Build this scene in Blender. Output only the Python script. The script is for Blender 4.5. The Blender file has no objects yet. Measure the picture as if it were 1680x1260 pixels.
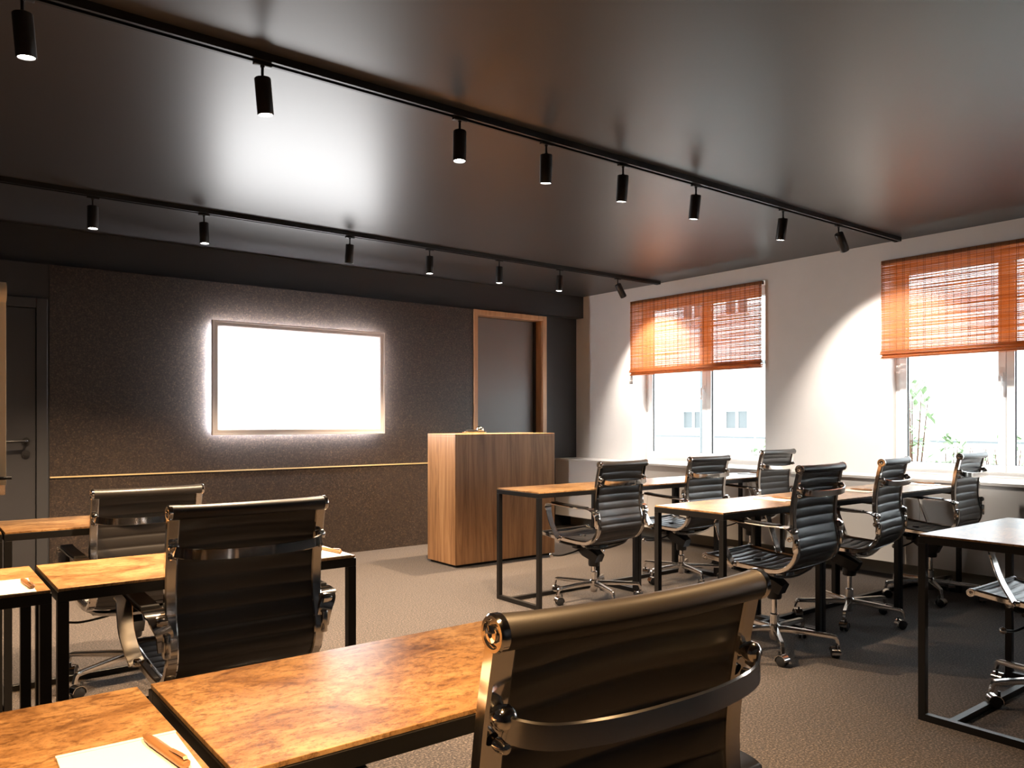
import bpy, bmesh, math, random
from mathutils import Vector, Matrix, noise
random.seed(7)
R = math.radians
PI = math.pi
S = bpy.context.scene
C = S.collection

# ------------------------------------------------------------------ camera, world, exposure
cam_d = bpy.data.cameras.new('camera'); cam = bpy.data.objects.new('camera', cam_d); C.objects.link(cam)
cam.location = (0, 0, 1.2); cam.rotation_euler = (R(90), 0, R(-37.8))
cam_d.sensor_width = 36; cam_d.lens = 27.79; cam_d.shift_y = 60/1680
cam_d.clip_start = .02
S.camera = cam
S.view_settings.view_transform = 'Standard'; S.view_settings.look = 'None'
S.view_settings.gamma = 1; S.view_settings.use_curve_mapping = False
S.view_settings.exposure = 1.12
SPOT_W = 150.0
SPOT_COL = (1.0, .76, .53)
WARM_COL = (1.0, .60, .27)
world = bpy.data.worlds.new('overcast_sky'); S.world = world; world.use_nodes = True
wn = world.node_tree; bg = wn.nodes['Background']
bg.inputs['Color'].default_value = (.86, .93, 1.0, 1); bg.inputs['Strength'].default_value = 4.0
S.cycles.max_bounces = 8; S.cycles.diffuse_bounces = 4; S.cycles.glossy_bounces = 4
S.cycles.transparent_max_bounces = 16; S.cycles.sample_clamp_indirect = 4.0
S.cycles.use_denoising = True

# ------------------------------------------------------------------ room dimensions
XR = 6.22      # window wall
YF = 6.58      # screen wall
XL = -2.6; YB = -2.6
ZC = 2.62
LEDGE_X = 5.887; LEDGE_Z = .775
YR = 6.80      # recessed wall right of the doorway
YM = 6.68      # wall above the cork field

# ------------------------------------------------------------------ materials
def mat(name, col, rough=.5, metal=0, spec=.5, emit=None, es=0, coat=0):
    m = bpy.data.materials.new(name); m.use_nodes = True
    p = m.node_tree.nodes['Principled BSDF']
    p.inputs['Base Color'].default_value = (*col, 1); p.inputs['Roughness'].default_value = rough
    p.inputs['Metallic'].default_value = metal; p.inputs['Specular IOR Level'].default_value = spec
    if coat: p.inputs['Coat Weight'].default_value = coat; p.inputs['Coat Roughness'].default_value = .15
    if emit: p.inputs['Emission Color'].default_value = (*emit, 1); p.inputs['Emission Strength'].default_value = es
    return m
def nd(m, t, **kw):
    n = m.node_tree.nodes.new(t)
    for k, v in kw.items():
        if k in n.inputs: n.inputs[k].default_value = v
        else: setattr(n, k, v)
    return n
def lk(m, a, b): m.node_tree.links.new(a, b)
def P(m): return m.node_tree.nodes['Principled BSDF']
def noise_col(m, stops, scale=(1, 1, 1), nscale=5, detail=6, rough=.6, dist=0, coords='Object', bump=0, bscale=None, rot=(0, 0, 0)):
    tc = nd(m, 'ShaderNodeTexCoord'); mp = nd(m, 'ShaderNodeMapping'); mp.inputs['Scale'].default_value = scale; mp.inputs['Rotation'].default_value = rot
    nz = nd(m, 'ShaderNodeTexNoise'); nz.inputs['Scale'].default_value = nscale; nz.inputs['Detail'].default_value = detail
    nz.inputs['Roughness'].default_value = rough; nz.inputs['Distortion'].default_value = dist
    cr = nd(m, 'ShaderNodeValToRGB'); e = cr.color_ramp.elements
    while len(e) < len(stops): e.new(.5)
    for i, (p_, c_) in enumerate(stops): e[i].position = p_; e[i].color = (*c_, 1)
    lk(m, tc.outputs[coords], mp.inputs['Vector']); lk(m, mp.outputs[0], nz.inputs['Vector']); lk(m, nz.outputs['Fac'], cr.inputs['Fac'])
    lk(m, cr.outputs['Color'], P(m).inputs['Base Color'])
    if bump:
        b = nd(m, 'ShaderNodeBump'); b.inputs['Strength'].default_value = bump; b.inputs['Distance'].default_value = .002
        if bscale:
            n2 = nd(m, 'ShaderNodeTexNoise'); n2.inputs['Scale'].default_value = bscale; n2.inputs['Detail'].default_value = 3
            lk(m, tc.outputs[coords], n2.inputs['Vector']); lk(m, n2.outputs['Fac'], b.inputs['Height'])
        else: lk(m, nz.outputs['Fac'], b.inputs['Height'])
        lk(m, b.outputs[0], P(m).inputs['Normal'])
    return cr, nz, mp, tc

M = {}
M['ceiling'] = mat('satin_charcoal_ceiling', (.040, .037, .038), .38, spec=.5)
M['darkwall'] = mat('charcoal_paint', (.030, .030, .033), .5)
M['door'] = mat('dark_grey_lacquer', (.032, .031, .034), .42)
M['door2'] = mat('mid_grey_lacquer', (.13, .125, .125), .38)
M['white'] = mat('white_plaster', (.80, .77, .74), .75)
noise_col(M['white'], [(.3, (.78, .755, .73)), (.7, (.83, .80, .775))], nscale=2.2, bump=.15, bscale=180)
M['ledge'] = mat('white_lacquer_board', (.80, .76, .71), .35)
M['plinth'] = mat('olive_grey_plinth', (.38, .35, .28), .45)
M['upvc'] = mat('white_window_frame', (.86, .86, .86), .3)
M['gasket'] = mat('black_rubber', (.02, .02, .02), .6)
M['steel'] = mat('black_powder_coated_steel', (.006, .0055, .0055), .38, spec=.35)
M['track'] = mat('black_track', (.008, .008, .008), .45)
M['lamp'] = mat('black_lamp_housing', (.014, .013, .013), .38)
M['chrome'] = mat('polished_chrome', (.86, .83, .80), .09, metal=1)
M['alu'] = mat('polished_aluminium', (.80, .78, .76), .16, metal=1)
M['plastic'] = mat('black_plastic', (.012, .012, .013), .35)
M['leather'] = mat('black_leather', (.015, .0125, .0115), .40, spec=.85)
b_ = nd(M['leather'], 'ShaderNodeBump', Strength=.12, Distance=.0006); n_ = nd(M['leather'], 'ShaderNodeTexNoise', Scale=420.0, Detail=3.0)
t_ = nd(M['leather'], 'ShaderNodeTexCoord'); lk(M['leather'], t_.outputs['Object'], n_.inputs['Vector']); lk(M['leather'], n_.outputs['Fac'], b_.inputs['Height']); lk(M['leather'], b_.outputs[0], P(M['leather']).inputs['Normal'])
M['mesh'] = M['leather']
M['glow'] = mat('lit_lamp_lens', (1, 1, 1), .3, emit=(1, .93, .86), es=22)
M['glowoff'] = mat('dark_lamp_lens', (.05, .05, .05), .2)
M['screen'] = mat('lit_display', (.02, .02, .02), .3, emit=(1, 1, 1), es=6.5)
M['added_halo_strip'] = mat('added_display_halo_glow', (.9, .9, .9), .3, emit=(.93, .95, 1), es=110)  # emitter added for the halo round the display, no known lamp
M['tvframe'] = mat('satin_grey_frame', (.72, .68, .69), .45)
M['paper'] = mat('white_paper', (.86, .84, .80), .6)
M['chart'] = mat('cream_paper', (.82, .66, .44), .6)
M['pen'] = mat('brown_pen', (.30, .15, .065), .35, metal=.1)
M['gold'] = mat('pale_wood_strip', (.50, .38, .20), .35)
M['facade'] = mat('white_render', (.86, .86, .85), .8)
M['facglass'] = mat('facade_glass', (.10, .11, .11), .35)
M['ground'] = mat('pale_gravel', (.55, .55, .52), .9)
# carpet
M['carpet'] = mat('brown_grey_carpet', (.1, .09, .08), .95, spec=.15)
cr, nz, mp, tc = noise_col(M['carpet'], [(.36, (.007, .006, .0055)), (.52, (.042, .034, .030)), (.68, (.19, .15, .125))], nscale=120, detail=4, rough=.75, bump=.5)
P(M['carpet']).inputs['Sheen Weight'].default_value = .12
# cork wallpaper
M['cork'] = mat('dark_granular_cork', (.03, .02, .02), .42)
noise_col(M['cork'], [(.40, (.012, .009, .008)), (.56, (.040, .028, .022)), (.68, (.13, .085, .055)), (.78, (.20, .14, .09))], nscale=85, detail=6, rough=.8, bump=.55)
# table top: mottled brown wood
def wood_top():
    m = mat('mottled_brown_wood', (.3, .18, .1), .30, spec=.5)
    cr, nz, mp, tc = noise_col(m, [(.34, (.10, .048, .017)), (.44, (.24, .127, .050)), (.54, (.37, .218, .096)), (.68, (.50, .325, .165))], scale=(1.3, 2.2, 1), nscale=3.6, detail=12, rough=.74, dist=.8, coords='Generated')
    # world-scaled coordinates so each board differs
    gi = nd(m, 'ShaderNodeNewGeometry'); m.node_tree.links.remove(mp.inputs['Vector'].links[0]); lk(m, gi.outputs['Position'], mp.inputs['Vector'])
    n2 = nd(m, 'ShaderNodeTexNoise', Scale=38.0, Detail=10.0, Roughness=.85); lk(m, mp.outputs[0], n2.inputs['Vector'])
    c2 = nd(m, 'ShaderNodeValToRGB'); c2.color_ramp.elements[0].position = .41; c2.color_ramp.elements[0].color = (.20, .13, .08, 1); c2.color_ramp.elements[1].position = .52; c2.color_ramp.elements[1].color = (1, 1, 1, 1)
    mx = nd(m, 'ShaderNodeMix'); mx.data_type = 'RGBA'; mx.blend_type = 'MULTIPLY'; mx.inputs[0].default_value = .75
    lk(m, n2.outputs['Fac'], c2.inputs['Fac']); lk(m, cr.outputs['Color'], mx.inputs[6]); lk(m, c2.outputs['Color'], mx.inputs[7]); lk(m, mx.outputs[2], P(m).inputs['Base Color'])
    b = nd(m, 'ShaderNodeBump', Strength=.12, Distance=.0006); lk(m, n2.outputs['Fac'], b.inputs['Height']); lk(m, b.outputs[0], P(m).inputs['Normal'])
    return m
M['top'] = wood_top()
# podium veneer, vertical grain
def veneer(name, a, b, c, rough=.38, sc=(9, 9, .55)):
    m = mat(name, b, rough)
    cr, nz, mp, tc = noise_col(m, [(.30, a), (.5, b), (.72, c)], scale=sc, nscale=2.4, detail=9, rough=.62, dist=.7)
    return m
M['veneer'] = veneer('oak_veneer_vertical_grain', (.20, .092, .036), (.38, .19, .080), (.52, .285, .13))
M['frame_wood'] = veneer('oak_door_lining', (.34, .18, .09), (.46, .26, .135), (.54, .33, .19), .4, (6, 6, .6))
# glass
def glass():
    m = bpy.data.materials.new('window_glass'); m.use_nodes = True; t = m.node_tree; t.nodes.remove(t.nodes['Principled BSDF'])
    tr = t.nodes.new('ShaderNodeBsdfTransparent'); tr.inputs[0].default_value = (.97, .985, .98, 1)
    gl = t.nodes.new('ShaderNodeBsdfGlossy'); gl.inputs['Roughness'].default_value = .02
    fr = t.nodes.new('ShaderNodeFresnel'); fr.inputs['IOR'].default_value = 1.45
    mx = t.nodes.new('ShaderNodeMixShader'); o = t.nodes['Material Output']
    ge = t.nodes.new('ShaderNodeNewGeometry'); iv = t.nodes.new('ShaderNodeMath'); iv.operation = 'SUBTRACT'; iv.inputs[0].default_value = 1; t.links.new(ge.outputs['Backfacing'], iv.inputs[1])
    mu = t.nodes.new('ShaderNodeMath'); mu.operation = 'MULTIPLY'; t.links.new(fr.outputs[0], mu.inputs[0]); t.links.new(iv.outputs[0], mu.inputs[1]); t.links.new(mu.outputs[0], mx.inputs[0]); t.links.new(tr.outputs[0], mx.inputs[1]); t.links.new(gl.outputs[0], mx.inputs[2]); t.links.new(mx.outputs[0], o.inputs['Surface'])
    return m
M['glass'] = glass()
def bamboo(name, col, tcol, fac):
    m = bpy.data.materials.new(name); m.use_nodes = True; t = m.node_tree
    p = t.nodes['Principled BSDF']; p.inputs['Roughness'].default_value = .5; p.inputs['Base Color'].default_value = (*col, 1)
    tl = t.nodes.new('ShaderNodeBsdfTranslucent'); mx = t.nodes.new('ShaderNodeMixShader'); mx.inputs[0].default_value = fac
    tc = t.nodes.new('ShaderNodeTexCoord'); mp = t.nodes.new('ShaderNodeMapping'); mp.inputs['Scale'].default_value = (1, 1.2, 60)
    nz = t.nodes.new('ShaderNodeTexNoise'); nz.inputs['Scale'].default_value = 3; nz.inputs['Detail'].default_value = 3
    cr = t.nodes.new('ShaderNodeValToRGB'); e = cr.color_ramp.elements
    e[0].position = .3; e[0].color = (tcol[0]*.5, tcol[1]*.38, tcol[2]*.3, 1); e[1].position = .62; e[1].color = (*tcol, 1)
    L = t.links.new
    L(tc.outputs['Object'], mp.inputs[0]); L(mp.outputs[0], nz.inputs['Vector']); L(nz.outputs['Fac'], cr.inputs[0]); L(cr.outputs[0], tl.inputs['Color'])
    L(p.outputs[0], mx.inputs[1]); L(tl.outputs[0], mx.inputs[2]); L(mx.outputs[0], t.nodes['Material Output'].inputs['Surface'])
    return m
M['bamboo'] = bamboo('translucent_bamboo', (.38, .17, .065), (.95, .42, .10), .55)
M['cord'] = mat('brown_cord', (.10, .045, .02), .7)
M['leaf'] = mat('hedge_leaf', (.22, .30, .16), .6)

# ------------------------------------------------------------------ mesh helpers
class MB:
    """collects shapes and links them as one mesh object"""
    def __init__(s): s.bm = bmesh.new()
    def box(s, c, d, bev=0, rot=None, seg=2):
        b = bmesh.new(); bmesh.ops.create_cube(b, size=1)
        bmesh.ops.scale(b, vec=d, verts=b.verts)
        if bev: bmesh.ops.bevel(b, geom=b.edges[:], offset=bev, segments=seg, profile=.5, affect='EDGES')
        m = Matrix.Translation(c)
        if rot is not None: m = m @ rot
        s._add(b, m); return s
    def mm(s, a, b, bev=0, seg=2):
        return s.box([(a[i]+b[i])/2 for i in range(3)], [abs(b[i]-a[i]) for i in range(3)], bev, None, seg)
    def _add(s, b, m):
        vm = {}
        for v in b.verts: vm[v] = s.bm.verts.new(m @ v.co)
        for f in b.faces:
            try: s.bm.faces.new([vm[v] for v in f.verts])
            except ValueError: pass
        b.free()
    def lathe(s, prof, m=Matrix(), n=20, caps=True):
        """prof: (radius, z) list; revolved round z"""
        rings = []
        for r, z in prof:
            rings.append([s.bm.verts.new(m @ Vector((r*math.cos(2*PI*i/n), r*math.sin(2*PI*i/n), z))) for i in range(n)])
        for a, b in zip(rings, rings[1:]):
            for i in range(n): s.bm.faces.new((a[i], a[(i+1) % n], b[(i+1) % n], b[i]))
        if caps: s.bm.faces.new(rings[0][::-1]); s.bm.faces.new(rings[-1])
        return s
    def tube(s, pts, r, n=10, caps=True):
        if not hasattr(r, '__len__'): r = [r]*len(pts)
        return s.sweep(pts, None, rad=r, n=n, caps=caps)
    def sweep(s, pts, sec, up=(1, 0, 0), rad=None, n=10, caps=True, scale=None):
        """sweep section (list of (a,b): a along 'side', b along 'normal') along pts; side is kept nearest to up"""
        pts = [Vector(p) for p in pts]; rings = []
        prev = None
        for i, p in enumerate(pts):
            t = (pts[min(i+1, len(pts)-1)]-pts[max(i-1, 0)]).normalized()
            if rad is not None:
                if prev is None:
                    a = Vector((0, 0, 1)) if abs(t.z) < .9 else Vector((1, 0, 0))
                    side = t.cross(a).normalized()
                else: side = (prev-t*prev.dot(t)).normalized()
                prev = side; nor = t.cross(side)
                ring = [s.bm.verts.new(p+side*rad[i]*math.cos(2*PI*k/n)+nor*rad[i]*math.sin(2*PI*k/n)) for k in range(n)]
            else:
                u = Vector(up[i]) if isinstance(up, list) else Vector(up)
                side = (u-t*u.dot(t)).normalized(); nor = t.cross(side)
                sc = scale[i] if scale else (1, 1)
                ring = [s.bm.verts.new(p+side*a*sc[0]+nor*b*sc[1]) for a, b in sec]
            rings.append(ring)
        k = len(rings[0])
        for a, b in zip(rings, rings[1:]):
            for i in range(k): s.bm.faces.new((a[i], a[(i+1) % k], b[(i+1) % k], b[i]))
        if caps: s.bm.faces.new(rings[0][::-1]); s.bm.faces.new(rings[-1])
        return s
    def quad(s, *v):
        s.bm.faces.new([s.bm.verts.new(x) for x in v]); return s
    def build(s, name, m, parent=None, smooth=None, loc=None):
        bmesh.ops.recalc_face_normals(s.bm, faces=s.bm.faces)
        me = bpy.data.meshes.new(name); s.bm.to_mesh(me); s.bm.free(); me.materials.append(m)
        if smooth is not None:
            for p in me.polygons: p.use_smooth = True
            me.set_sharp_from_angle(angle=R(smooth))
        o = bpy.data.objects.new(name, me); C.objects.link(o)
        if parent: o.parent = parent
        if loc: o.location = loc
        return o
def tag(o, label=None, cat=None, group=None, kind=None):
    if label: o['label'] = label
    if cat: o['category'] = cat
    if group: o['group'] = group
    if kind: o['kind'] = kind
    return o
def thing(name, label, cat, loc=(0, 0, 0), rz=0, group=None):
    o = bpy.data.objects.new(name, None); C.objects.link(o); o.location = loc; o.rotation_euler = (0, 0, rz)
    o.empty_display_size = .1
    return tag(o, label, cat, group)
def struct(o): o['kind'] = 'structure'; return o
def kids(o): return [c for c in allobs if c.parent == o]
def copy_tree(o, parent=None):
    c = o.copy(); C.objects.link(c); c.parent = parent
    for ch in list(o.children): copy_tree(ch, c)
    return c
def cat_rom(pts, n=6):
    out = []; P_ = [Vector(p) for p in pts]; P_ = [P_[0]*2-P_[1]]+P_+[P_[-1]*2-P_[-2]]
    for i in range(1, len(P_)-2):
        for k in range(n):
            t = k/n; a, b, c, d = P_[i-1:i+3]
            out.append(.5*((2*b)+(c-a)*t+(2*a-5*b+4*c-d)*t*t+(3*b-a-3*c+d)*t**3))
    out.append(P_[-2]); return out

# ------------------------------------------------------------------ setting
def box_struct(name, a, b, m, bev=0):
    return struct(MB().mm(a, b, bev).build(name, m))
box_struct('floor', (XL-.2, YB-.2, -.1), (XR+.05, YR+.1, 0), M['carpet'])
box_struct('ceiling', (XL-.2, YB-.2, ZC), (XR+.36, YR+.2, ZC+.12), M['ceiling'])
box_struct('wall_left', (XL-.2, YB-.2, 0), (XL, YR+.2, ZC), M['darkwall'])
box_struct('wall_back', (XL-.2, YB-.2, 0), (XR+.35, YB, ZC), M['darkwall'])
# front wall: dark painted wall with a doorway recess, cork field between the doors
D2 = (4.605, 5.565, 2.33)       # clear outer edges of the lined recess
w = MB()
w.mm((XL-.2, YF, 0), (.8615, YF+.24, 2.33)); w.mm((D2[1], YR, 0), (XR+.36, YR+.2, ZC))
w.mm((.8615, YF, 0), (D2[0], YF+.24, 2.33)); w.mm((D2[0], YF+.17, 0), (D2[1], YF+.24, 2.33)); w.mm((XL-.2, YM, 2.33), (D2[1], YR+.2, ZC)); w.mm((D2[1], YM, 2.375), (XR, YR, ZC))
struct(w.build('wall_front', M['darkwall']))
cork = MB().mm((.862, YF-.008, .0), (D2[0]-.005, YF-.0005, 2.33))
struct(cork.build('wall_front_covering', M['cork']))
box_struct('trim_1', (.862, YF-.016, .783), (D2[0]-.01, YF-.0085, .793), M['gold'])
# window wall with real openings
WIN = [(4.266, 5.906), (1.54, 3.182), (-1.18, .457)]
WT = .34; WTOP = 2.475; 
w = MB(); ys = [YB-.2]
for a, b in sorted(WIN): ys += [a, b]
ys.append(YR)
for i in range(0, len(ys), 2): w.mm((XR, ys[i], 0), (XR+WT, ys[i+1], ZC))
for a, b in WIN:
    w.mm((XR, a, 0), (XR+WT, b, LEDGE_Z-.03)); w.mm((XR, a, WTOP), (XR+WT, b, ZC))
struct(w.build('wall_right', M['white']))
# ledge: top board + front panels + plinth
top = MB().mm((LEDGE_X, YB+.01, LEDGE_Z-.022), (XR, YR-.002, LEDGE_Z), .002)
for a, b in WIN: top.mm((XR, a+.002, LEDGE_Z-.022), (XR+.24, b-.002, LEDGE_Z), .001)
struct(top.build('trim_3', M['ledge']))
pan = MB(); y = YB+.01
edges = [YB+.01, -.9, .0, .95, 1.9, 2.74, 3.62, 4.5, 5.4, YR-.002]
base = struct(MB().mm((LEDGE_X+.03, YB+.01, .16), (XR-.001, YR-.002, LEDGE_Z-.023)).build('trim_4', M['ledge']))
for a, b in zip(edges, edges[1:]):
    p_ = MB().mm((LEDGE_X+.008, a+.0015, .135), (LEDGE_X+.029, b-.0015, LEDGE_Z-.023), .0015).build('panel', M['ledge'], base)
struct(MB().mm((XR-.09, YB+.01, 0), (XR-.002, YR-.002, .159)).build('baseboard_right', M['plinth']))

# doors
d1 = struct(MB().mm((-.06, YF-.030, .01), (.772, YF-.001, 2.0), .002).build('door_1', M['door']))
fr = MB(); fr.mm((.776, YF-.045, 0), (.845, YF-.001, 2.075), .004); fr.mm((-.13, YF-.045, 2.005), (.7755, YF-.001, 2.075), .004); fr.mm((-.13, YF-.045, 0), (-.064, YF-.001, 2.0045), .004)
fr.build('door_frame', M['darkwall'], d1)
h = MB(); Ry = Matrix.Rotation(R(90), 4, 'X')
h.lathe([(.026, -.006), (.026, .006)], Matrix.Translation((.712, YF-.037, 1.055)) @ Ry, 20); h.tube([(.712, YF-.04, 1.055), (.712, YF-.082, 1.055), (.70, YF-.09, 1.055), (.585, YF-.092, 1.052)], .009, 10)
h.build('door_handle', M['lamp'], d1, 40)
MB().lathe([(.026, -.006), (.026, .006), (.012, .007), (.012, .012)], Matrix.Translation((.712, YF-.037, .965)) @ Ry, 20).build('lock_rosette', M['lamp'], d1, 40)
d2 = struct(MB().mm((D2[0]+.05, YF+.115, .005), (D2[1]-.085, YF+.155, D2[2]-.055), .002).build('door_2', M['door2']))
fr = MB(); fr.mm((D2[0]-.001, YF-.022, 0), (D2[0]+.045, YF+.165, D2[2]), .002); fr.mm((D2[1]-.050, YF-.022, 0), (D2[1]+.001, YF+.165, D2[2]), .002); fr.mm((D2[0]+.0455, YF-.022, D2[2]-.05), (D2[1]-.0505, YF+.165, D2[2]), .002)
fr.build('door_lining', M['frame_wood'], d2)
MB().mm((D2[1]-.082, YF+.10, .005), (D2[1]-.052, YF+.16, D2[2]-.055)).build('door_rebate', M['gasket'], d2)

# windows
XG = XR+.22
def window(i, a, b):
    zb, zt = LEDGE_Z, WTOP
    f = MB(); t = .052
    f.mm((XG, a, zb), (XG+.07, b, zb+t), .003); f.mm((XG, a, zt-t), (XG+.07, b, zt), .003)
    f.mm((XG, a, zb+t), (XG+.07, a+t, zt-t), .003); f.mm((XG, b-t, zb+t), (XG+.07, b, zt-t), .003)
    c = (a+b)/2; f.mm((XG, c-.02, zb+t), (XG+.07, c+.02, zt-t), .003)
    o = struct(f.build('window_%d' % i, M['upvc']))
    for k, (p, q) in enumerate(((a+t-.012, c+.008), (c-.008, b-t+.012))):
        if k == 0: q = c+.0; p = a+t-.012
        else: p = c+.0; q = b-t+.012
        g = MB(); s_ = .055; z0 = zb+t-.012; z1 = zt-t+.012; x0 = XG-.018; x1 = XG+.03
        g.mm((x0, p+.001, z0), (x1, q-.001, z0+s_), .004); g.mm((x0, p+.001, z1-s_), (x1, q-.001, z1), .004)
        g.mm((x0, p+.001, z0+s_), (x1, p+s_, z1-s_), .004); g.mm((x0, q-s_, z0+s_), (x1, q-.001, z1-s_), .004)
        sash = g.build('sash', M['upvc'], o)
        gk = MB(); e = .004
        gk.mm((XG+.002, p+s_, z0+s_), (XG+.012, p+s_+e, z1-s_)); gk.mm((XG-.004, q-s_-.006, z0+s_), (XG+.012, q-s_, z1-s_)); gk.mm((XG+.002, p+s_, z0+s_), (XG+.012, q-s_, z0+s_+e)); gk.mm((XG+.002, p+s_, z1-s_-e), (XG+.012, q-s_, z1-s_))
        gk.build('gasket', M['gasket'], sash)
        MB().mm((XG+.004, p+s_, z0+s_), (XG+.008, q-s_, z1-s_)).build('pane', M['glass'], sash)
    hd = MB(); hy = c+.03
    hd.box((XG-.024, hy, 1.52), (.012, .028, .07), .003); hd.box((XG-.04, hy, 1.52), (.03, .014, .014), .003); hd.box((XG-.055, hy, 1.47), (.012, .02, .12), .004)
    tag(hd.build('handle', M['upvc'], o))
    return o
for i, (a, b) in enumerate(WIN): window(i+1, a, b)

# ------------------------------------------------------------------ outside
gr = struct(MB().mm((XR+WT, -25, -.9), (32, 30, -.8)).build('ground', M['ground']))
def facade():
    t = thing('neighbouring_building', 'white rendered building across the yard with small dark windows, seen through both windows', 'building', (15, 0, -.8))
    X0 = 15
    holes = [(y0, z0) for y0 in (6.9, 11.05, 14.2) for z0 in (1.0,)]
    wall = MB(); yy = -12
    # wall with real holes for the windows
    wz0, wz1 = .95-.0, 2.15
    ylist = [-12]
    for y0 in (2.2, 8.3, 10.75, 12.0, 15.3): ylist += [y0, y0+(.75 if 10 < y0 < 13 else 1.15)]
    ylist.append(26)
    zA, zB = 1.75, 2.28
    for i in range(0, len(ylist), 2): wall.mm((0, ylist[i], 0), (.35, ylist[i+1], 7.5))
    for i in range(1, len(ylist)-1, 2):
        wall.mm((0, ylist[i], 0), (.35, ylist[i+1], zA)); wall.mm((0, ylist[i], zB), (.35, ylist[i+1], 4.4)); wall.mm((0, ylist[i], 5.6), (.35, ylist[i+1], 7.5))
    wall.build('wall', M['facade'], t)
    for i in range(1, len(ylist)-1, 2):
        for z0 in (zA, 4.4):
            z1 = z0+(.53 if z0 == zA else 1.2)
            a, b = ylist[i], ylist[i+1]; f = MB()
            f.mm((.12, a, z0), (.18, a+.07, z1)); f.mm((.12, b-.07, z0), (.18, b, z1)); f.mm((.12, a+.07, z0), (.18, b-.07, z0+.07)); f.mm((.12, a+.07, z1-.07), (.18, b-.07, z1)); f.mm((.12, (a+b)/2-.03, z0+.07), (.18, (a+b)/2+.03, z1-.07))
            fo = f.build('window', M['upvc'], t)
            MB().mm((.15, a+.07, z0+.07), (.16, b-.07, z1-.07)).build('pane', M['facglass'], fo)
            MB().mm((-.06, a-.05, z0-.05), (.0, b+.05, z0)).build('sill', M['plinth'], t)
    MB().mm((-.05, -12, 1.60), (-.001, 26, 1.64)).build('ledge', M['facglass'], t)
    MB().mm((-.03, -12, 3.25), (-.001, 26, 3.33)).build('string_course', M['facglass'], t)
    MB().tube([(-.08, 11.95, 0), (-.08, 11.95, 7.4)], .05, 8).build('downpipe', M['facglass'], t)
facade()
leaf_me = {}
def shrub(x, y, h, r, label, seed, n=260):
    random.seed(seed)
    t = thing('shrub', label, 'shrub', (x, y, -.8), 0)
    st = MB()
    for k in range(7):
        a = random.uniform(0, 6.28); q = random.uniform(.2, .8)*r
        st.tube([(0, 0, 0), (math.cos(a)*q*.4, math.sin(a)*q*.4, h*.5), (math.cos(a)*q, math.sin(a)*q, h*.92)], [.02, .013, .004], 5)
    st.build('stems', M['cord'], t)
    lf = MB()
    for k in range(n):
        a = random.uniform(0, 6.28); q = r*random.random()**.5; z = random.uniform(.15, 1)*h
        q *= 1-.55*(z/h)**3
        c = Vector((math.cos(a)*q, math.sin(a)*q, z)); L_ = random.uniform(.035, .08)
        m = Matrix.Rotation(random.uniform(0, 6.28), 4, 'Z') @ Matrix.Rotation(random.uniform(-1, 1), 4, 'X')
        pts = [(0, -L_, 0), (L_*.45, 0, .006), (0, L_, 0), (-L_*.45, 0, .006)]
        lf.quad(*[c+(m @ Vector(p)) for p in pts])
    tag(lf.build('leaves', M['leaf'], t), kind='stuff')
shrub(9.6, 6.62, 1.75, .28, 'thin leafy shrub outside the window nearer the screen wall', 3)
shrub(8.9, 4.22, 2.5, .30, 'tall sparse shrub outside the right-hand window', 4, 330)
shrub(9.7, 4.15, 1.85, .30, 'low dense green bush outside the right-hand window beside the tall shrub', 5, 360)
shrub(9.4, 3.45, 1.85, .32, 'low reddish-stemmed bush outside the right-hand window, far right', 6, 320)
random.seed(11)

# ------------------------------------------------------------------ blinds
def blind(y0, y1, ztop, zbot, label):
    x = XR-.045
    t = thing('bamboo_blind', label, 'blind', (x, (y0+y1)/2, ztop), 0, 'bamboo blinds over the windows')
    wd = (y1-y0)/2; H = ztop-zbot
    MB().mm((-.005, -wd, -.03), (.03, wd, 0), .003).build('head_rail', M['cord'], t)
    sl = MB(); z = -.006; k = 0
    while z > -H+.03:
        hgt = random.uniform(.0048, .0062); off = random.uniform(-.0012, .0012)
        # slight bend in every slat
        e1, e2 = random.uniform(-.0012, .0012), random.uniform(-.0012, .0012)
        m0 = random.uniform(-.001, .001)
        ys_ = [-wd+random.uniform(0, .004), -wd/3, wd/3, wd-random.uniform(0, .004)]; dz = [e1, m0, -m0, e2]
        sl.sweep([(off-.006, ys_[i], z+dz[i]) for i in range(4)], [(-hgt/2, -.0009), (hgt/2, -.0009), (hgt/2, .0009), (-hgt/2, .0009)], up=(0, 0, 1))
        z -= random.uniform(.0059, .0068); k += 1
    tag(sl.build('slats', M['bamboo'], t), kind='stuff')
    cd = MB(); n = 31
    for i in range(n):
        yy = -wd+.02+(2*wd-.04)*i/(n-1)
        wdt = .0011 if i % 3 else .002
        for dy in ((0,) if i % 3 else (-.006, .006)):
            cd.mm((-.0098, yy+dy-wdt/2, -H), (-.0078, yy+dy+wdt/2, -.002))
    tag(cd.build('cords', M['cord'], t), kind='stuff')
    # rolled-up bottom: spiral of slats
    rl = MB(); nn = 34
    for i in range(nn):
        a = i*.62; r = .018+.014*i/nn
        cx, cz = -.006+r*math.cos(a)*.8, -H+.006+r*math.sin(a)*1.15
        rl.box((cx, 0, cz), (.0025, 2*wd, .0046), 0, Matrix.Rotation(-a, 4, 'Y'))
    tag(rl.build('rolled_slats', M['bamboo'], t), 'rolled-up bottom of the blind')
blind(4.266, 5.896, 2.467, 1.704, 'orange bamboo roll-up blind on the window nearer the screen wall')
blind(1.54, 3.168, 2.467, 1.714, 'orange bamboo roll-up blind on the window at the right edge of the photo')
blind(-1.18, .445, 2.467, 1.714, 'orange bamboo roll-up blind on the window behind the camera')

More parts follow.
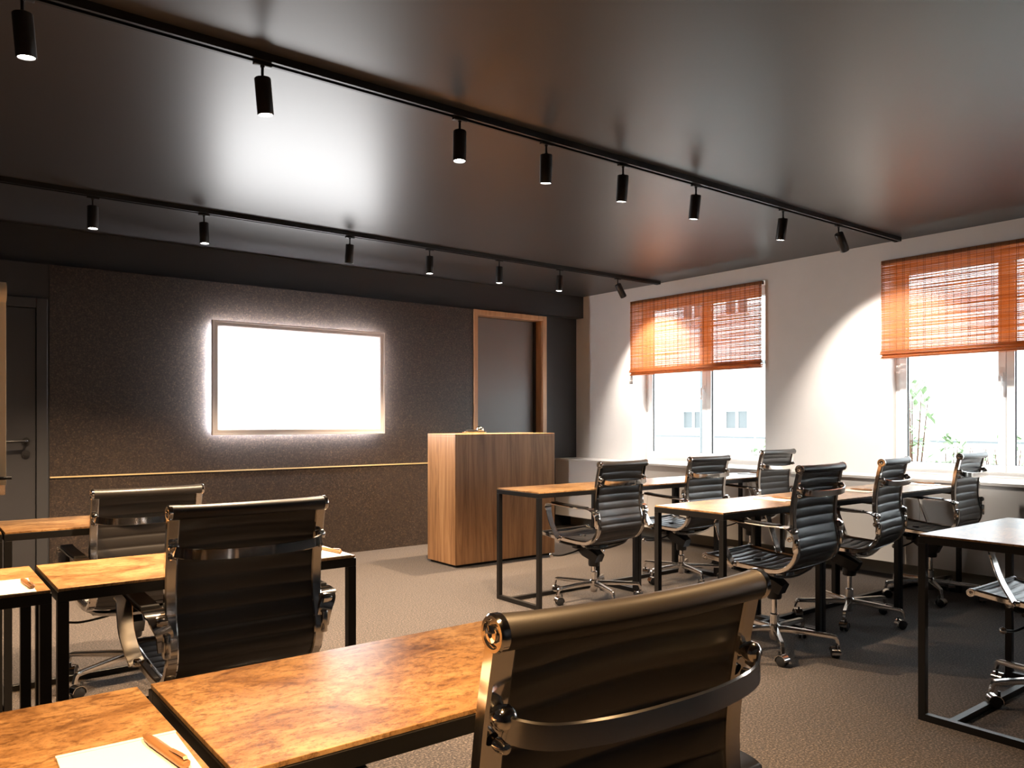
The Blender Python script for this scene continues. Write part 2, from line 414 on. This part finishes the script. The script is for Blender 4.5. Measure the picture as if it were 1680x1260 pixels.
# ------------------------------------------------------------------ tracks and spotlights
def track(y, x0, x1, label):
    t = thing('light_track', label, 'light track', ((x0+x1)/2, y, ZC), 0, 'ceiling light tracks'); w_ = (x1-x0)/2
    b = MB(); hw = .026; b.mm((-w_, -hw, -.006), (w_, hw, -.0005)); b.mm((-w_, -hw, -.031), (w_, -hw+.006, -.006)); b.mm((-w_, hw-.006, -.031), (w_, hw, -.006))
    b.mm((-w_, -hw+.006, -.031), (w_, -hw+.014, -.027)); b.mm((-w_, hw-.014, -.031), (w_, hw-.006, -.027)); b.mm((-w_, -hw+.006, -.019), (w_, -hw+.008, -.017)); b.mm((-w_, hw-.008, -.019), (w_, hw-.006, -.017))
    b.build('rail', M['track'], t)
    MB().mm((w_, -.027, -.032), (w_+.006, .027, 0), .001).build('end_cap', M['track'], t)
    return t
T1, T2, T3 = 3.015, 5.465, .57
track(T2, -2.5, 6.13, 'black ceiling light track nearer the screen wall')
track(T1, -2.5, 6.13, 'black ceiling light track crossing the top of the photo')
track(T3, -2.5, 6.13, 'black ceiling light track above and behind the camera')
ld_main = bpy.data.lights.new('spot_beam', 'SPOT'); ld_main.energy = SPOT_W; ld_main.color = SPOT_COL; ld_main.spot_size = R(74); ld_main.spot_blend = .55; ld_main.shadow_soft_size = .025
ld_warm = ld_main.copy(); ld_warm.color = WARM_COL; ld_warm.energy = SPOT_W
ld_bright = ld_main.copy(); ld_bright.energy = SPOT_W*1.95; ld_bright.spot_size = R(100); ld_bright.spot_blend = .8; ld_bright.color = (1, .72, .46)
ld_near = ld_warm.copy(); ld_near.energy = SPOT_W*1.05; ld_near.spot_size = R(92)
ld_soft = ld_warm.copy(); ld_soft.energy = SPOT_W*.45; ld_dim = ld_main.copy(); ld_dim.energy = SPOT_W*.55; ld_low = ld_warm.copy(); ld_low.energy = SPOT_W*.28
ld_wash = ld_main.copy(); ld_wash.energy = SPOT_W*.70; ld_wash.spot_size = R(84); ld_wash.color = (1, .90, .80)
spot_data = None
def spotlight(x, y, tx, ty, label, light, first=[None]):
    """tx, ty: tilt of the head in degrees"""
    t = thing('track_spotlight', label, 'spotlight', (x, y, ZC-.031), 0, 'black cylinder spotlights on the ceiling tracks')
    if first[0] is None:
        b = MB(); b.box((0, 0, -.007), (.07, .022, .014), .002); b.lathe([(.0085, -.014), (.0085, -.020), (.0055, -.021), (.0055, -.052), (.008, -.054), (.008, -.062)], n=14)
        o1 = b.build('stem', M['lamp'], t, 40)
        b = MB(); b.lathe([(.012, 0), (.029, -.001), (.031, -.004), (.031, -.138), (.0295, -.141), (.026, -.141), (.025, -.128)], n=28, caps=False)
        b.lathe([(.0005, 0.0), (.0125, 0)], n=28, caps=False)
        o2 = b.build('housing', M['lamp'], t, 40); o2.location = (0, 0, -.060)
        b = MB(); b.lathe([(.0005, -.1375), (.0262, -.1375)], n=28, caps=False)
        o3 = b.build('lens', M['glow'], o2)
        first[0] = (o1, o2, o3)
    else:
        o1, o2, o3 = [o.copy() for o in first[0]]
        for o in (o1, o2, o3): C.objects.link(o)
        o1.parent = t; o2.parent = t; o3.parent = o2
    o2.rotation_euler = (R(tx), R(ty), 0)
    if light is None:
        me = o3.data.copy(); me.materials.clear(); me.materials.append(M['glowoff']); o3.data = me
        tag(o3, 'unlit lens')
    else:
        l = bpy.data.objects.new('beam', light); C.objects.link(l); l.parent = o2; l.location = (0, 0, -.145)
    return t
# middle track
for i, (x, tx, ty, lb) in enumerate([
    (.318, 3, -5, 'lit black spotlight at the top left corner, with a flare around its lens'),
    (1.114, 2, -6, 'lit black spotlight on the front track, second from the left edge of the photo'),
    (2.035, -2, 2, 'lit black spotlight on the front track, third from the left edge'),
    (2.555, 6, -4, 'lit black spotlight on the front track, fourth from the left'),
    (3.10, 8, -3, 'lit black spotlight on the front track, fifth from the left'),
    (3.71, 9, -2, 'lit black spotlight on the front track, sixth from the left'),
    (4.595, 9, -1, 'lit black spotlight on the front track, last upright one before the window wall')]):
    spotlight(x, T1, tx, ty, lb, ld_warm if i < 1 else ld_bright if i < 4 else ld_dim)
spotlight(5.275, T1, 0, -38, 'black spotlight on the front track tilted toward the window wall', ld_wash)
for x, tx, ty, lb, l in [
    (.95, -2, 0, 'lit spotlight on the rear track nearest the left edge of the photo', ld_bright),
    (1.62, -2, -1, 'lit spotlight on the rear track above the left edge of the screen', ld_bright),
    (2.69, 6, 0, 'unlit grey-looking spotlight on the rear track above the screen', None),
    (3.395, 0, 0, 'lit spotlight on the rear track between screen and wood-framed doorway', ld_bright),
    (4.10, 0, 0, 'lit spotlight on the rear track left of the wood-framed doorway', ld_bright),
    (4.795, 0, 4, 'lit spotlight on the rear track above the wood-framed doorway', ld_main),
    (5.545, 0, -36, 'black spotlight on the rear track tilted toward the near blind', ld_wash)]:
    spotlight(x, T2, tx, ty, lb, l)
for x, l, o in [(-1.2, ld_warm, 'far left'), (-.2, ld_near, 'second'), (.75, ld_near, 'third'), (1.7, ld_warm, 'fourth'), (3.1, ld_low, 'fifth')]:
    spotlight(x, T3, 0, 0, 'lit spotlight on the track behind the camera, %s from the left' % o, l)
for x, o in ((-1.5, 'farther'), (-.6, 'nearer')): spotlight(x, T1, 0, 0, 'lit spotlight on the front track left of the photo, %s one' % o, ld_warm)
for x in (-.3,): spotlight(x, T2, 0, 0, 'lit spotlight on the rear track left of the photo', ld_bright)

# ------------------------------------------------------------------ display on the wall
def display():
    x0, x1, z0, z1 = 1.985, 3.535, 1.082, 2.008
    yb = YF-.009
    t = thing('wall_display', 'large wall-mounted display with a blank glowing white screen and grey frame', 'display', ((x0+x1)/2, yb, (z0+z1)/2))
    w_, h_ = (x1-x0)/2, (z1-z0)/2
    MB().mm((-w_+.12, -.032, -h_+.12), (w_-.12, -.0005, h_-.12), .003).build('wall_mount', M['plastic'], t)
    MB().mm((-w_+.04, -.084, -h_+.04), (w_-.04, -.0325, h_-.04)).build('back_cover', M['plastic'], t)
    s_ = MB(); k = .04; y0_, y1_ = -.060, -.044
    s_.mm((-w_+k-.003, y0_, -h_+k), (-w_+k-.0005, y1_, h_-k)); s_.mm((w_-k+.0005, y0_, -h_+k), (w_-k+.003, y1_, h_-k))
    s_.mm((-w_+k, y0_, -h_+k-.003), (w_-k, y1_, -h_+k-.0005)); s_.mm((-w_+k, y0_, h_-k+.0005), (w_-k, y1_, h_-k+.003))
    s_.build('added_halo_strip', M['added_halo_strip'], t)  # added glowing strips hidden behind the frame, to throw a halo on the wall
    # frame with outer lip and bevel sloping in to the glass
    f = MB(); yo = -.104
    prof = [(0, -.066), (0, yo), (.010, yo), (.013, yo+.006), (.040, yo+.006), (.052, yo+.014), (.052, -.066)]
    cs = [(-w_, -h_, 1, 1), (w_, -h_, -1, 1), (w_, h_, -1, -1), (-w_, h_, 1, -1)]
    rings = [[f.bm.verts.new((cx+sx*a, b, cz+sz*a)) for a, b in prof] for cx, cz, sx, sz in cs]
    n = len(prof)
    for i in range(4):
        A, B = rings[i], rings[(i+1) % 4]
        for j in range(n): f.bm.faces.new((A[j], A[(j+1) % n], B[(j+1) % n], B[j]))
    f.build('frame', M['tvframe'], t)
    MB().mm((-w_+.0525, -.092, -h_+.0525), (w_-.0525, -.0845, h_-.0525)).build('screen', M['screen'], t)
display()

# ------------------------------------------------------------------ podium
def podium():
    x0, x1, y0, y1, h = 3.575, 4.64, 5.36, 5.785, 1.088
    t = thing('podium', 'tall boxy oak-veneered lectern counter in front of the dark wall', 'podium', ((x0+x1)/2, (y0+y1)/2, 0))
    w_, d_ = (x1-x0)/2, (y1-y0)/2; b = .0008
    MB().mm((-w_+.02, -d_+.02, 0), (w_-.02, d_-.02, .02)).build('plinth', M['steel'], t)
    MB().mm((-w_, -d_, .02), (w_, -d_+.019, h-.019), b).build('front_panel', M['veneer'], t)
    for s_ in (-1, 1):
        xs = (-w_, -w_+.019) if s_ < 0 else (w_-.019, w_)
        MB().mm((xs[0], -d_+.0195, .02), (xs[1], d_, h-.019), b).build('side_panel', M['veneer'], t)
    MB().mm((-w_, -d_, h-.0185), (w_, d_, h), b).build('top', M['veneer'], t)
    MB().mm((-w_+.0195, -.05, .02), (w_-.0195, -.03, h-.019), b).build('inner_panel', M['veneer'], t)
podium()
g = thing('desk_device', 'small dark flat device with a silvery rounded end on top of the oak lectern', 'device', (3.93, 5.60, 1.0885), R(-20))
b = MB(); b.box((0, 0, .014), (.19, .09, .012), .003); b.box((-.07, 0, .005), (.02, .08, .0095), .002); b.box((.07, 0, .005), (.02, .08, .0095), .002); b.build('base_plate', M['alu'], g)
MB().lathe([(.001, 0), (.03, 0), (.034, .008), (.030, .028), (.018, .038), (.001, .040)], Matrix.Translation((.055, .01, .0205)), 24, False).build('rounded_body', M['chrome'], g, 60)
MB().box((-.02, .0, .0205+.006), (.09, .05, .012), .003).build('key_block', M['plastic'], g)

# ------------------------------------------------------------------ flip chart at the left edge
def flip():
    t = thing('flip_chart', 'flip chart stand with a cream paper pad at the left edge of the photo', 'flip chart', (.115, 5.0, 0), R(0))
    MB().mm((-.34, .012, .80), (.338, .03, 1.80), .003).build('board', M['alu'], t)
    MB().mm((-.335, -.004, .855), (.338, .011, 1.84), .001).build('paper_pad', M['chart'], t)
    MB().lathe([(.012, -.335), (.055, -.335), (.055, .338), (.012, .338)], Matrix.Translation((0, .008, 1.885)) @ Matrix.Rotation(R(90), 4, 'Y'), 24).build('paper_roll', M['chart'], t, 40)
    MB().tube([(-.34, -.012, .892), (.362, -.012, .892)], .008, 8).build('clamp_bar', M['steel'], t)
    for x, y, yy in ((-.3, .03, -.25), (.3, .03, -.25), (0, .05, .5)):
        MB().tube([(x*.8, y+.012, 1.70), (x*.95 if x else 0, yy*.6+.03, .0125)], .011, 8).build('leg', M['steel'], t)
flip()

# ------------------------------------------------------------------ tables
def table(x0, x1, y0, y1, label, H=.745):
    t = thing('desk', label, 'table', ((x0+x1)/2, (y0+y1)/2, 0), 0, 'narrow wood-topped desks on black steel frames')
    w_, d_ = (x1-x0)/2, (y1-y0)/2; q = .028
    MB().mm((-w_+.003, -d_+.003, H-.008), (w_-.003, d_-.003, H), .0008).build('tabletop', M['top'], t)
    f = MB(); z1 = H-.0085; z0 = z1-q
    f.mm((-w_, -d_, z0), (w_, -d_+q, z1), .001); f.mm((-w_, d_-q, z0), (w_, d_, z1), .001)
    f.mm((-w_, -d_+q, z0), (-w_+q, d_-q, z1), .001); f.mm((w_-q, -d_+q, z0), (w_, d_-q, z1), .001)
    f.build('top_frame', M['steel'], t)
    for sx in (-1, 1):
        for sy in (-1, 1):
            cx = sx*(w_-q/2); cy = sy*(d_-q/2)
            MB().mm((cx-q/2, cy-q/2, 0), (cx+q/2, cy+q/2, z0-.0003), .001).build('leg', M['steel'], t)
        MB().mm((sx*w_ if sx < 0 else w_-q, -d_+q, 0), (-w_+q if sx < 0 else w_, d_-q, q), .001).build('foot_rail', M['steel'], t)
    MB().mm((-w_+q, .09, 0), (w_-q, .09+q, q-.002), .001).build('long_rail', M['steel'], t)
    return t
RA = (3.83, 4.275); RB = (2.435, 2.885); RC = (1.02, 1.465)
names = {('L', 0): 'desk in the back row', ('L', 1): 'desk in the middle row', ('L', 2): 'desk in the nearest row'}
table(-.575, .325, *RC, 'brown desk at the bottom left corner, with the large note pad on it')
table(.341, 1.225, *RC, 'brown desk in the foreground, in front of the nearest chair')
table(-.575, .325, *RB, 'left block middle row desk cut off by the left edge of the photo')
table(.338, 1.222, *RB, 'left block middle row desk in front of the second-nearest ribbed chair')
table(-.555, .332, 3.80, 4.25, 'left block back row desk whose right end touches the left photo edge')
table(.338, 1.225, 3.80, 4.25, 'left block back row desk behind the farther left chair')
table(3.185, 4.088, *RA, 'desk in front of the oak lectern, first of the right block back row')
table(4.094, 4.985, *RA, 'middle desk of the right block back row')
table(4.991, 5.862, *RA, 'desk at the window end of the right block back row')
table(3.205, 4.092, *RB, 'first desk of the right block middle row, nearest the aisle')
table(4.098, 4.985, *RB, 'middle desk of the right block middle row')
table(4.991, 5.862, *RB, 'desk at the window end of the right block middle row, by the second window')
table(3.235, 4.12, 1.06, 1.51, 'desk cut off by the right edge of the photo, seen from its aisle end')

# ------------------------------------------------------------------ note pads and pens
def pad(x, y, z, rz, label, penlabel, px, py, pr):
    t = thing('note_pad', label, 'note pad', (x, y, z), rz, 'note pads laid out on the desks')
    MB().mm((-.075, -.105, .0), (.075, .105, .0035), .0006).build('sheets', M['paper'], t)
    MB().mm((-.076, .099, .0037), (.076, .1065, .0048), .0004).build('binding', M['paper'], t)
    p = thing('pen', penlabel, 'pen', (px, py, z+.0036), pr, 'pens lying on the note pads')
    b = MB(); b.sweep([(0, -.07, .006), (0, -.066, .006), (0, .035, .006), (0, .055, .006), (0, .069, .005), (0, .073, .004)],
            [(math.cos(a)*.0075, math.sin(a)*.0058) for a in [2*PI*i/14 for i in range(14)]], up=(1, 0, 0),
            scale=[(.7, .7), (1, 1), (1, 1), (.8, .8), (.3, .35), (.1, .12)])
    b.build('barrel', M['pen'], p, 50)
    MB().sweep([(0, -.068, .0125), (0, -.065, .0155), (0, -.05, .0150), (0, -.022, .0127)], [(-.0028, -.0006), (.0028, -.0006), (.0028, .0006), (-.0028, .0006)], up=(1, 0, 0)).build('clip', M['pen'], p)
Z = .7451
pad(.238, 1.105, Z, R(-2), 'white note pad on the desk at the bottom left corner', 'brown pen lying on the large foreground note pad', .284, 1.135, R(8))
pad(.215, 2.53, Z, R(-1), 'white note pad on the left block middle row desk at the photo edge', 'brown pen on the note pad at the left edge of the photo', .278, 2.535, R(4))
pad(1.128, 2.54, Z, R(1), 'white note pad at the aisle end of the left middle row desk', 'brown pen on the note pad half hidden by the second-nearest chair', 1.175, 2.54, R(6))
for x, y, lb in [(3.99, 2.66, 'first desk of the right block middle row'), (4.88, 2.66, 'middle desk of the right block middle row'), (5.75, 2.66, 'window-end desk of the right block middle row'), (5.75, 4.06, 'window-end desk of the right block back row')]:
    pad(x, y, Z, R(random.uniform(-3, 3)), 'white note pad on the '+lb, 'pen on the note pad of the '+lb, x+.045, y, R(random.uniform(-8, 8)))

# ------------------------------------------------------------------ chairs
W2 = .216            # half width to the middle of the side frames
PROF = [(.268, .463), (.235, .459), (.15, .448), (.03, .438), (-.08, .432), (-.150, .438), (-.205, .470), (-.238, .525), (-.238, .585), (-.223, .650), (-.220, .735), (-.232, .83), (-.250, .915), (-.256, .938)]
def chair_proto():
    root = thing('office_chair', '', 'chair')
    prof = cat_rom([(0, y, z) for y, z in PROF], 8)
    # cumulative length
    L = [0]
    for a, b in zip(prof, prof[1:]): L.append(L[-1]+(b-a).length)
    tot = L[-1]
    def at(s):
        s = max(0, min(tot, s))
        for i in range(len(L)-1):
            if L[i+1] >= s: break
        f = (s-L[i])/max(1e-9, L[i+1]-L[i]); p = prof[i].lerp(prof[i+1], f)
        i0, i1 = max(0, i-1), min(len(prof)-1, i+2); t = (prof[i1]-prof[i0]).normalized()
        return p, Vector((0, t.z, -t.y)) # normal pointing forward/up (sitter side) or back
    def sling(s0, s1, name, bow):
        m = MB(); nx = 12; rib = .0485; step = rib/14
        ns = int((s1-s0)/step); grids = []
        for side in (1, -1):
            g_ = []
            for i in range(ns+1):
                s = s0+(s1-s0)*i/ns; p, n = at(s); n = n*-1
                ph = abs(math.sin(PI*(s/rib)))
                th = .0026+.0068*ph**.38
                row = []
                for k in range(nx+1):
                    u = -1+2*k/nx; edge = 1-abs(u)**14*.7
                    bw = bow*(1-u*u)*min(1, max(0, (s-.40)/.2)) - .010*(1-u*u)*(1 if s < .4 else max(0, 1-(s-.4)/.1))
                    q = p+Vector((u*(W2-.014), 0, 0))+n*(side*th*edge)
                    q += n*(-bw)
                    row.append(m.bm.verts.new(q))
                g_.append(row)
            grids.append(g_)
        A, B = grids
        for i in range(ns):
            for k in range(nx):
                m.bm.faces.new((A[i][k], A[i+1][k], A[i+1][k+1], A[i][k+1])); m.bm.faces.new((B[i][k], B[i][k+1], B[i+1][k+1], B[i+1][k]))
            for k in (0, nx): m.bm.faces.new((A[i][k], A[i+1][k], B[i+1][k], B[i][k]))
        for i in (0, ns):
            for k in range(nx): m.bm.faces.new((A[i][k], A[i][k+1], B[i][k+1], B[i][k]))
        return m.build(name, M['leather'], root, 75)
    sling(.012, .455, 'seat', 0); sling(.4555, tot-.01, 'backrest', .016)
    # rolls
    def roll(y, z, r, bow, name):
        m = MB(); pts = []
        for k in range(17):
            u = -1+k/8; pts.append((u*(W2+.009), y+bow*(1-u*u), z))
        m.tube(pts, [r*(1+.10*abs(-1+k/8)**6) for k in range(17)], 18); m.build(name, M['leather'], root, 60)
        for s_ in (-1, 1):
            c = MB(); mt = Matrix.Translation((s_*(W2+.009), y, z)) @ Matrix.Rotation(R(90)*s_, 4, 'Y')
            c.lathe([(r*1.0, -.004), (r*1.16, -.002), (r*1.16, .006), (r*1.05, .009), (r*.86, .009), (r*.80, .005), (r*.55, .005), (r*.50, .010), (r*.22, .011), (.0005, .009)], mt, 24, False)
            c.build('end_cap', M['chrome'], root, 35)
    roll(-.258, .945, .0195, -.018, 'top_roll'); roll(.272, .462, .0155, 0, 'front_roll')
    # side frames
    sec = [(-.016, -.006), (-.016, .011), (-.012, .013), (-.009, .006), (.009, .006), (.012, .013), (.016, .011), (.016, -.006), (.012, -.009), (-.012, -.009)]
    for s_ in (-1, 1):
        m = MB(); m.sweep([p+Vector((s_*W2, 0, 0)) for p in prof[2:-3]], sec, up=(1, 0, 0)); m.build('side_frame', M['chrome'], root, 35)
    # bowed bar behind the back with its bolts
    zb = .845; yb_ = -.243
    pts = cat_rom([(-W2, yb_-.010, zb), (-W2+.004, yb_-.030, zb-.008), (-W2+.045, yb_-.052, zb-.016), (-.09, yb_-.066, zb-.020), (0, yb_-.069, zb-.021), (.09, yb_-.066, zb-.020), (W2-.045, yb_-.052, zb-.016), (W2-.004, yb_-.030, zb-.008), (W2, yb_-.010, zb)], 5)
    m = MB(); m.sweep(pts, [(-.014, -.003), (.014, -.003), (.016, 0), (.014, .003), (-.014, .003), (-.016, 0)], up=(0, 0, 1)); m.build('back_brace', M['chrome'], root, 40)
    for s_ in (-1, 1):
        m = MB(); m.lathe([(.0005, -.017), (.008, -.016), (.014, -.010), (.0155, -.002), (.012, .006), (.0125, .012)], Matrix.Translation((s_*W2, yb_-.012, zb+.004)) @ Matrix.Rotation(R(-90), 4, 'X'), 16, False)
        m.lathe([(.0005, -.012), (.006, -.011), (.009, -.004), (.009, .006)], Matrix.Translation((s_*W2, yb_-.008, zb-.030)) @ Matrix.Rotation(R(-90), 4, 'X'), 12, False)
        m.build('bolt', M['chrome'], root, 40)
    # spars under the seat and behind the lumbar
    for y, z in ((.13, .430), (-.10, .416)):
        m = MB(); m.sweep(cat_rom([(-W2, y, z+.008), (-.17, y, z-.016), (-.05, y, z-.032), (.05, y, z-.032), (.17, y, z-.016), (W2, y, z+.008)], 4), [(-.014, -.006), (.014, -.006), (.014, .006), (-.014, .006)], up=(0, 1, 0)); m.build('seat_spar', M['alu'], root, 40)
    # arms: flat chrome loop with a dark pad
    for s_ in (-1, 1):
        X = s_*(W2+.038)
        loop = cat_rom([(s_*(W2+.014), -.236, .560), (s_*(W2+.022), -.243, .610), (X, -.232, .648), (X, -.195, .664), (X, -.10, .664), (X, .06, .672), (X, .150, .678), (X, .178, .664), (X, .176, .630), (X, .145, .54), (s_*(W2+.024), .112, .468), (s_*(W2+.016), .100, .445)], 6)
        n_ = len(loop); sc = []
        for i in range(n_):
            f = i/(n_-1); sc.append((1.0 if f < .2 or f > .72 else 1.25, 1))
        m = MB(); m.sweep(loop, [(-.022, -.0035), (.022, -.0035), (.024, 0), (.022, .0035), (-.022, .0035), (-.024, 0)], up=(1, 0, 0), scale=sc)
        arm = m.build('armrest', M['chrome'], root, 40)
        m = MB(); m.sweep(cat_rom([(X, -.165, .6705), (X, -.10, .6725), (X, .05, .679), (X, .125, .686)], 5), [(-.024, -.004), (.024, -.004), (.025, .002), (.018, .0075), (-.018, .0075), (-.025, .002)], up=(1, 0, 0))
        tag(m.build('arm_pad', M['plastic'], arm, 50), 'dark arm pad')
        m = MB(); m.box((s_*(W2+.016), -.243, .575), (.020, .030, .07), .006); m.lathe([(.0005, -.012), (.013, -.010), (.016, 0), (.016, .018)], Matrix.Translation((s_*(W2+.032), -.238, .645)) @ Matrix.Rotation(-R(90)*s_, 4, 'Y'), 16)
        m.build('arm_bracket', M['chrome'], root, 40)
        MB().box((s_*(W2+.016), .103, .447), (.022, .04, .022), .005).build('arm_foot', M['chrome'], root, 40)
    # tilt mechanism
    m = MB()
    m.sweep([(0, .10, .372), (0, .05, .350), (0, -.02, .322), (0, -.055, .305)], [(-.05, -.032), (.05, -.032), (.05, .024), (.034, .036), (-.034, .036), (-.05, .024)], up=(1, 0, 0), scale=[(.9, .8), (1, 1.1), (.85, 1.05), (.7, .9)])
    m.box((0, .11, .380), (.15, .055, .045), .012); m.box((0, .02, .398), (.09, .22, .022), .006)
    m.lathe([(.035, .25), (.038, .26), (.038, .33), (.03, .345)], n=20)
    for s_ in (-1, 1):
        m.tube([(s_*.05, .11, .385), (s_*.13, .12, .400), (s_*.19, .13, .420)], .012, 8); m.tube([(s_*.04, 0, .385), (s_*.12, -.07, .392), (s_*.19, -.10, .408)], .011, 8)
    m.build('tilt_mechanism', M['plastic'], root, 40)
    m = MB(); m.lathe([(.018, .16), (.021, .17), (.021, .25), (.018, .255)], Matrix.Translation((0, .098, .195)) , 16); m.build('tension_knob', M['plastic'], root, 40)
    m = MB(); m.tube(cat_rom([(-.04, .09, .352), (-.12, .10, .336), (-.20, .115, .326), (-.262, .13, .334)], 5), .0055, 8); lv = m.build('tilt_lever', M['plastic'], root, 60)
    m = MB(); m.lathe([(.0005, -.014), (.008, -.012), (.014, -.004), (.014, .004), (.008, .012), (.0005, .014)], Matrix.Translation((-.270, .132, .336)) @ Matrix.Rotation(R(90), 4, 'Y'), 16, False); m.build('knob', M['chrome'], lv, 60)
    m = MB(); m.tube(cat_rom([(.04, .06, .358), (.10, .055, .360), (.150, .05, .356), (.158, .048, .338), (.152, .046, .322)], 4), .005, 8); m.build('height_lever', M['alu'], root, 60)
    # column, hub and five legs with casters
    MB().lathe([(.0135, .15), (.0135, .262)], n=16).build('gas_piston', M['chrome'], root, 40)
    MB().lathe([(.020, .052), (.0225, .056), (.026, .085), (.030, .118), (.030, .128), (.0225, .136), (.0225, .185), (.018, .190), (.0135, .191)], n=24, caps=True).build('hub', M['alu'], root, 40)
    leg0 = None
    for k in range(5):
        a = R(72*k+54)
        if leg0 is None:
            m = MB(); path = cat_rom([(.018, 0, .112), (.10, 0, .112), (.20, 0, .109), (.285, 0, .106), (.302, 0, .100), (.309, 0, .086), (.314, 0, .066)], 5)
            npt = len(path); sc = [(1.15-.45*i/(npt-1), 1.5-.75*min(1, i/(npt*.72))) for i in range(npt)]
            m.sweep(path, [(-.011, -.010), (-.0125, .0), (-.009, .0105), (.009, .0105), (.0125, 0), (.011, -.010)], up=(0, 1, 0), scale=sc)
            lg = m.build('leg', M['alu'], root, 45); leg0 = lg
            m = MB()
            for s_ in (-1, 1):
                m.lathe([(.0005, -.008), (.020, -.008), (.0255, -.005), (.0255, .005), (.020, .008), (.0005, .008)], Matrix.Translation((.0, s_*.0125, .026)) @ Matrix.Rotation(R(90), 4, 'X'), 20, False)
            m.lathe([(.006, 0.02), (.006, .07)], Matrix.Translation((.018, 0, 0)), 10)
            cst = m.build('caster', M['plastic'], lg, 40); cst.location = (.298, 0, 0)
            # chrome hood
            m = MB(); ring = []
            for i in range(11):
                an = R(-15+i*19); rr = .0295
                ring.append((math.cos(an)*rr, 0, .026+math.sin(an)*rr))
            m.sweep(ring, [(-.022, -.0015), (.022, -.0015), (.022, .0015), (-.022, .0015)], up=(0, 1, 0)); 
            hd = m.build('caster_hood', M['chrome'], lg, 60); hd.location = (.298, 0, 0)
            lg.rotation_euler = (0, 0, a); cst.rotation_euler = (0, 0, R(40)); hd.rotation_euler = (0, 0, R(40))
        else:
            lg = leg0.copy(); C.objects.link(lg); lg.rotation_euler = (0, 0, a)
            for ch in leg0.children:
                c = ch.copy(); C.objects.link(c); c.parent = lg; c.rotation_euler = (0, 0, R(40+k*63))
    return root
proto = chair_proto()
first = [True]
def chair(x, y, rz, dz, base, label, group):
    o = proto if first[0] else copy_tree(proto)
    first[0] = False
    o.location = (x, y, 0); o.rotation_euler = (0, 0, R(rz)); o['label'] = label; o['category'] = 'chair'; o['group'] = group
    k = 0
    for ch in o.children:
        n = ch.name.split('.')[0]
        if n in ('leg', 'caster', 'caster_hood'):
            if n == 'leg': ch.rotation_euler = (0, 0, R(base-rz+72*k)); k += 1
        elif n in ('hub',): pass
        else: ch.location = (0, 0, dz)
    return o
GR = 'ribbed black leather office chairs at the desks'
chair(.758, .950, -2.1, .020, 20, 'large black ribbed office chair in the foreground with a warm sheen on its top roll', GR)
chair(.818, 2.56, -.1, .000, 100, 'black ribbed office chair in the left block middle row, seen squarely from behind', GR)
chair(.865, 4.0, 2.0, -.058, 67, 'farther black ribbed office chair on the left, partly behind the second-nearest one', GR)
chair(3.69, 3.86, 4, -.025, 34, 'office chair at the back row desk nearest the oak lectern', GR)
chair(4.655, 3.92, 1.4, -.023, 32, 'office chair in the middle of the right block back row', GR)
chair(5.57, 3.96, 1.1, .003, 0, 'office chair at the window end of the right block back row', GR)
chair(3.632, 2.435, 4.9, .018, 5, 'office chair at the aisle end of the right block middle row', GR)
chair(4.53, 2.52, 9.3, .018, 60, 'middle office chair of the right block middle row, turned slightly to the left', GR)
chair(5.54, 2.50, 3.9, .025, 0, 'office chair by the window ledge in the right block middle row', GR)
chair(3.86, 1.20, 0, 0, 0, 'office chair cut off by the right edge of the photo, its seat front visible', GR)
